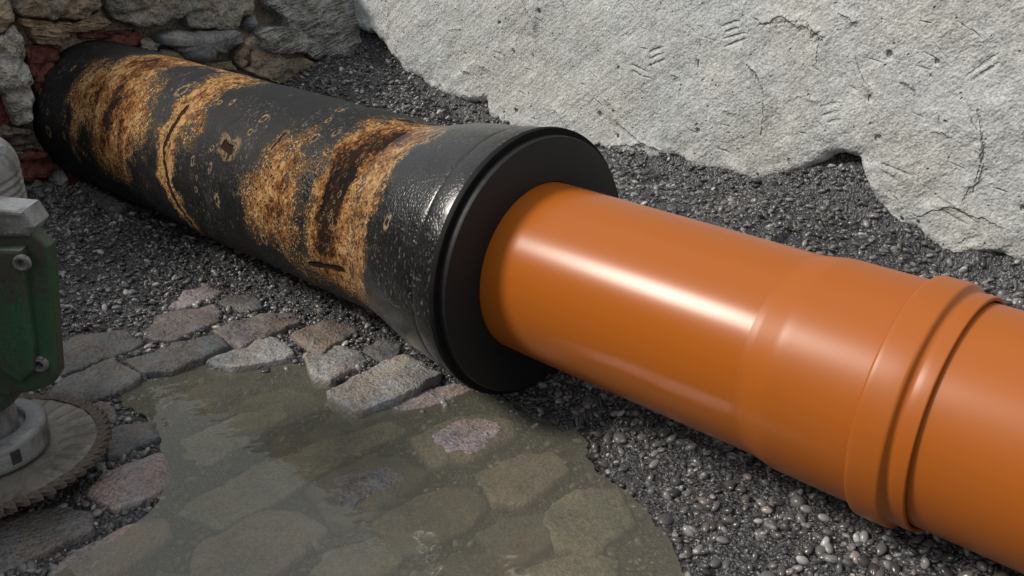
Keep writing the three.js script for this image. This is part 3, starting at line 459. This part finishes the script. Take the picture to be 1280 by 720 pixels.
  const M = new THREE.MeshPhysicalMaterial({ specularIntensity: 0.38, map: tex(W, H, (i, j, o) => { const k = (j * W + i) * 3; o[0] = Cc[k]; o[1] = Cc[k + 1]; o[2] = Cc[k + 2]; }, true, clampW), roughnessMap: tex(W, H, (i, j, o) => { o[0] = o[1] = o[2] = Rr[j * W + i]; }, false, clampW), bumpMap: tex(W, H, (i, j, o) => { o[0] = o[1] = o[2] = Bb[j * W + i]; }, false, clampW), bumpScale: 0.006, roughness: 1 });
  const M_SOCK = M.clone(); M_SOCK.specularIntensity = 0.6; M_SOCK.clearcoat = 0.5; M_SOCK.clearcoatRoughness = 0.2;
  const uvf = (x, a) => [(x * 1000 - S0) / LEN, (a + Math.PI) / (2 * Math.PI)];
  const dented = (g) => { const p = g.attributes.position; for (let i = 0; i < p.count; i++) { const x = p.getX(i), y = p.getY(i), z = p.getZ(i), l = Math.hypot(y, z), n = (f3(x * 16, y * 16, z * 16, 3, 191) - 0.5) * 0.005 * step(-0.1, -0.2, x) + (f3(x * 60, y * 60, z * 60, 2, 193) - 0.5) * 0.0016; p.setXYZ(i, x, y * (1 + n / l), z * (1 + n / l)); } g.computeVertexNormals(); return g; };
  const barrel = []; for (let x = -0.91; x <= -0.1601; x += 0.006) barrel.push([x, 0.103]); barrel.push([-0.16, 0.103]);
  mesh('barrel', dented(pipeGeo(barrel, 160, uvf)), M, pipe);
  const sock = [[-0.16, 0.103], [-0.15, 0.1042], [-0.14, 0.1062], [-0.13, 0.1086], [-0.12, 0.1111], [-0.11, 0.1135], [-0.10, 0.1155], [-0.09, 0.1172], [-0.08, 0.1186], [-0.07, 0.1198], [-0.06, 0.1209], [-0.05, 0.1218], [-0.044, 0.1222], [-0.043, 0.1216], [-0.041, 0.1216], [-0.039, 0.1234], [-0.036, 0.1245], [-0.028, 0.1252], [-0.016, 0.1256], [-0.0145, 0.124], [-0.0145, 0.112], [-0.06, 0.108]];
  mesh('socket', dented(pipeGeo(sock, 160, uvf)), M_SOCK, pipe);
}
{
  const o = group('rubber_seal'), uvs = (x, a, r) => [Math.cos(a) * r / TILE, (Math.sin(a) * r + x) / TILE];
  const rub = (c, ro, sp) => new THREE.MeshPhysicalMaterial({ color: lin(c, c, c * 1.05), roughness: ro, specularIntensity: sp, bumpMap: ROCK.bumpMap, bumpScale: 0.00012 });
  mesh('face_disc', toCreasedNormals(pipeGeo([[-0.055, 0.0803], [-0.002, 0.0803], [0.0, 0.0809], [-0.0001, 0.1205], [-0.0004, 0.1212], [-0.0012, 0.1217], [-0.0022, 0.1218], [-0.0075, 0.1218], [-0.0075, 0.11], [-0.055, 0.108], [-0.055, 0.0803]], 192, uvs), 0.5), rub(0.0115, 0.55, 0.7), o);
  mesh('lip', toCreasedNormals(pipeGeo([[-0.0077, 0.112], [-0.0077, 0.1272], [-0.0080, 0.1277], [-0.0086, 0.128], [-0.0132, 0.128], [-0.0138, 0.1275], [-0.0138, 0.112]], 192, uvs), 0.5), rub(0.0035, 0.7, 0.5), o);
  o.position.set(0, AX, 0); tag(o, 'flat black rubber sealing ring closing the gap round the orange pipe', 'sealing ring');
}
const M_ORANGE = new THREE.MeshPhysicalMaterial({ color: lin(0.40, 0.107, 0.012), roughness: 0.25, ior: 1.5, specularIntensity: 0.75 });
const M_ORANGE_DULL = M_ORANGE.clone(); M_ORANGE_DULL.roughness = 0.36;
{
  const p1 = group('orange_pipe'); p1.position.set(0, AX, 0);
  tag(p1, 'orange plastic pipe running from the black sealing ring to its flared socket', 'pipe');
  const barrel = [[-0.055, 0.08]]; for (let x = -0.04; x < 0.25; x += 0.01) barrel.push([x, 0.08]); barrel.push([0.252, 0.08]);
  mesh('barrel', pipeGeo(barrel, 192), M_ORANGE, p1);
  const so = [[0.252, 0.08], [0.2545, 0.08], [0.257, 0.0801], [0.259, 0.0804], [0.266, 0.0816], [0.273, 0.0829], [0.2755, 0.0833], [0.278, 0.0835], [0.283, 0.0836], [0.31, 0.0836], [0.338, 0.0838], [0.3398, 0.0838]];
  mesh('socket', pipeGeo(so, 192), M_ORANGE_DULL, p1);
  const bead = [[0.3395, 0.0838], [0.3400, 0.0842], [0.3403, 0.0852], [0.3404, 0.0868], [0.3407, 0.0879], [0.3414, 0.0886], [0.3425, 0.0889], [0.345, 0.0890], [0.354, 0.0890], [0.3615, 0.0889], [0.3628, 0.0886], [0.3637, 0.0879], [0.3643, 0.0868], [0.3650, 0.0853], [0.3660, 0.0844], [0.3675, 0.0840], [0.3690, 0.0841], [0.3705, 0.0844], [0.3730, 0.0845], [0.3778, 0.0845], [0.3786, 0.0843], [0.3790, 0.0838], [0.3790, 0.0819], [0.3780, 0.0815], [0.33, 0.0815]];
  mesh('socket_bead', pipeGeo(bead, 256), M_ORANGE_DULL, p1);
  const p2 = group('orange_pipe'); p2.position.set(0, AX, 0);
  tag(p2, 'orange plastic pipe pushed into the socket at the right edge', 'pipe');
  const b2 = []; for (let x = 0.30; x < 1.3; x += 0.02) b2.push([x, 0.0802]);
  mesh('barrel', pipeGeo(b2, 192), M_ORANGE_DULL, p2);
}

// ---------------------------------------------------------------- the green cutting machine
{
  const mach = group('cutting_machine'); tag(mach, 'dirty green hand-held cutting machine standing on its toothed disc', 'power tool');
  mach.position.set(-0.243, 0.03, 0.421); mach.rotation.y = Math.atan2(0.685, 0.728); // local x to the right, z towards the viewer
  const dirt = (r0, g0, b0, r1, g1, b1, th, s) => tex(512, 512, (i, j, o) => { const a = f2(i / 70, j / 90, 5, s), b = f2(i / 9, j / 14, 3, s + 3), c = f2(i / 2, j / 2, 1, s + 5), t = step(th - 0.06, th + 0.2, a * 0.7 + b * 0.3), v = 0.8 + 0.4 * c; o[0] = lerp(r0, r1, t) * v; o[1] = lerp(g0, g1, t) * v; o[2] = lerp(b0, b1, t) * v; }, true);
  const uvm = (g, k) => { const p = g.attributes.position, n = g.attributes.normal, uv = new Float32Array(p.count * 2); for (let i = 0; i < p.count; i++) { const ax = Math.abs(n.getX(i)), ay = Math.abs(n.getY(i)), az = Math.abs(n.getZ(i)); uv.set(ay > ax && ay > az ? [p.getX(i) * k, p.getZ(i) * k] : az >= ax ? [p.getX(i) * k, p.getY(i) * k] : [p.getZ(i) * k, p.getY(i) * k], i * 2); } g.setAttribute('uv', new THREE.BufferAttribute(uv, 2)); return g; };
  const M_G = std({ map: dirt(0.032, 0.088, 0.042, 0.052, 0.050, 0.040, 0.44, 201), bumpMap: ROCK.bumpMap, bumpScale: 0.0008, roughness: 0.5 });
  const M_S = std({ map: dirt(0.27, 0.28, 0.29, 0.13, 0.13, 0.12, 0.46, 211), roughness: 0.55, metalness: 0.25, bumpMap: SLATE.bumpMap, bumpScale: 0.0006 });
  const M_D = std({ map: dirt(0.20, 0.19, 0.165, 0.12, 0.108, 0.09, 0.50, 221), roughness: 0.5, metalness: 0.35, bumpMap: ROCK.bumpMap, bumpScale: 0.0008 });
  const M_K = std({ map: dirt(0.15, 0.115, 0.09, 0.075, 0.06, 0.05, 0.5, 231), roughness: 0.75, metalness: 0.2, bumpMap: MORT.bumpMap, bumpScale: 0.001 });
  const slab = (L, z0, depth, bev) => { const s = new THREE.Shape(L.map((p) => new THREE.Vector2(p[0] / 1000, p[1] / 1000))); const g = new THREE.ExtrudeGeometry(s, { depth: depth - 2 * bev, bevelSize: bev, bevelThickness: bev, bevelSegments: 3, steps: 1 }); g.translate(0, 0, z0 + bev); return uvm(g, 4); };
  mesh('flange_plate', slab([[-96, 206], [90, 206], [98, 196], [97, 182], [90, 132], [85, 92], [79, 84], [64, 78], [40, 74], [-40, 74], [-88, 80], [-92, 130]], 0.014, 0.014, 0.003), M_G, mach);
  // the gear housing, a rounded column in front of the plate
  { const P = [[0.0, 0.052], [0.040, 0.052], [0.050, 0.056], [0.056, 0.066], [0.060, 0.09], [0.062, 0.13], [0.061, 0.17], [0.056, 0.19], [0.040, 0.197], [0.0, 0.198]].map((p) => new THREE.Vector2(...p)); const g = new THREE.LatheGeometry(new THREE.SplineCurve(P).getPoints(60), 64); g.scale(1, 1, 0.72); g.translate(-0.012, 0, 0.008); mesh('gear_housing', uvm(g, 4), M_G, mach); }
  { const g = slab([[58, 195], [82, 195], [78, 172], [74, 120], [70, 100], [60, 92], [50, 100]], 0.02, 0.016, 0.004); mesh('housing_rib', g, M_G, mach); }
  mesh('cover_plate', slab([[-98, 209], [88, 209], [92, 214], [88, 223], [60, 226], [-98, 226]], 0.004, 0.028, 0.003), M_S, mach);
  { const P = []; for (let y = 0.2; y < 0.236; y += 0.0016) P.push(new THREE.Vector2(0.080 - (Math.floor((y - 0.2) / 0.0032) % 2) * 0.0012, y)); for (let a = 0; a <= 12; a++) P.push(new THREE.Vector2(0.05 + 0.0296 * Math.cos(a / 12 * Math.PI / 2), 0.237 + 0.024 * Math.sin(a / 12 * Math.PI / 2))); P.push(new THREE.Vector2(0, 0.262)); const g = new THREE.LatheGeometry(P, 72); g.translate(-0.022, 0, -0.02); mesh('motor_housing', uvm(g, 4), M_S, mach); }
  for (const [x, y, z] of [[0.084, 0.188, 0.036], [0.0765, 0.101, 0.029], [-0.080, 0.188, 0.029]]) { const g = new THREE.LatheGeometry([[0.0, -0.001], [0.0028, -0.001], [0.003, 0.002], [0.0036, 0.0032], [0.0054, 0.0032], [0.0062, 0.002], [0.0064, -0.001]].map((p) => new THREE.Vector2(...p)), 24); g.rotateX(Math.PI / 2); g.translate(x, y, z); mesh('screw', uvm(g, 4), M_S, mach); }
  { const g = new THREE.LatheGeometry([[0, 0.0], [0.046, 0.0], [0.0485, 0.002], [0.049, 0.006], [0.049, 0.020], [0.0475, 0.0235], [0.044, 0.025], [0.034, 0.025], [0.0325, 0.022], [0.032, 0.018], [0, 0.018]].map((p) => new THREE.Vector2(...p)), 72); const n = mesh('spindle_nut', uvm(g, 4), M_S, mach); n.position.y = 0.003;
    const h = new THREE.CylinderGeometry(0.028, 0.028, 0.05, 48); h.translate(0, 0.034, 0); mesh('spindle', uvm(h, 4), M_S, mach);
    const key = new RoundedBoxGeometry(0.008, 0.012, 0.003, 2, 0.001); key.translate(0, 0.013, 0.0485); key.rotateY(0.95); mesh('key_slot', key, std({ color: lin(0.03, 0.03, 0.03), roughness: 0.7 }), n); }
  // toothed disc: a body with radial pressings, and separate segments round the rim
  { const disc = group('cutting_disc'); scene.remove(disc); disc.name = 'cutting_disc'; mach.add(disc);
    const NS = 30, pos = [], idx = [], seg = 360, rs = [0, 0.02, 0.045, 0.05, 0.055, 0.06, 0.066, 0.072, 0.078, 0.082, 0.085, 0.0868]; const top = [];
    for (const sgn of [1, -1]) for (const r of rs) for (let k = 0; k < seg; k++) { const a = k / seg * Math.PI * 2, tt = (a / (Math.PI * 2) * NS) % 1, press = step(0.060, 0.066, r) * (Math.exp(-(((tt - 0.5) / 0.16) ** 2)) * 0.0016) * step(0.088, 0.080, r), n = (f2(Math.cos(a) * r * 60 + 9, Math.sin(a) * r * 60, 3, 241) - 0.5) * 0.0016; pos.push(Math.cos(a) * r, sgn * 0.0016 + press + n, Math.sin(a) * r); }
    const R = rs.length; for (let h = 0; h < 2; h++) for (let i = 0; i < R - 1; i++) for (let k = 0; k < seg; k++) { const a = (h * R + i) * seg + k, b = (h * R + i) * seg + (k + 1) % seg, c = a + seg, d = b + seg; h ? idx.push(a, c, b, b, c, d) : idx.push(a, b, c, b, d, c); }
    for (let k = 0; k < seg; k++) { const a = (R - 1) * seg + k, b = (R - 1) * seg + (k + 1) % seg, c = a + R * seg, d = b + R * seg; idx.push(a, b, c, b, d, c); }
    const g = new THREE.BufferGeometry(); g.setAttribute('position', new THREE.Float32BufferAttribute(pos, 3)); g.setIndex(idx); g.computeVertexNormals(); mesh('disc_body', uvm(g, 4), M_D, disc);
    const vars = [1, 2, 3].map((s) => { const sh = new THREE.Shape(); const w = 0.0094; sh.moveTo(-w * 0.5, 0); sh.lineTo(w * 0.5, 0.0); sh.lineTo(w * (0.42 + 0.06 * s / 3), 0.009 + 0.0008 * s); sh.lineTo(w * 0.1, 0.0098); sh.lineTo(-w * 0.44, 0.0066 - 0.0006 * s); sh.closePath(); const e = new THREE.ExtrudeGeometry(sh, { depth: 0.0034, bevelSize: 0.0005, bevelThickness: 0.0005, bevelSegments: 2 }); e.rotateX(Math.PI / 2); e.translate(0, 0.0028, 0); return uvm(e, 4); });
    const r = rng(88); for (let k = 0; k < NS; k++) for (let h = 0; h < 2; h++) { const a = (k + h * 0.5 + 0.1 * r()) / NS * Math.PI * 2, o = mesh('segment', vars[Math.floor(r() * 3)], M_K, disc); o.position.set(Math.cos(a) * 0.0855, (r() - 0.5) * 0.001, Math.sin(a) * 0.0855); o.rotation.set((r() - 0.5) * 0.1, Math.PI / 2 - a + (r() - 0.5) * 0.12, (r() - 0.5) * 0.12); }
  }
}

renderer.render(scene, camera);
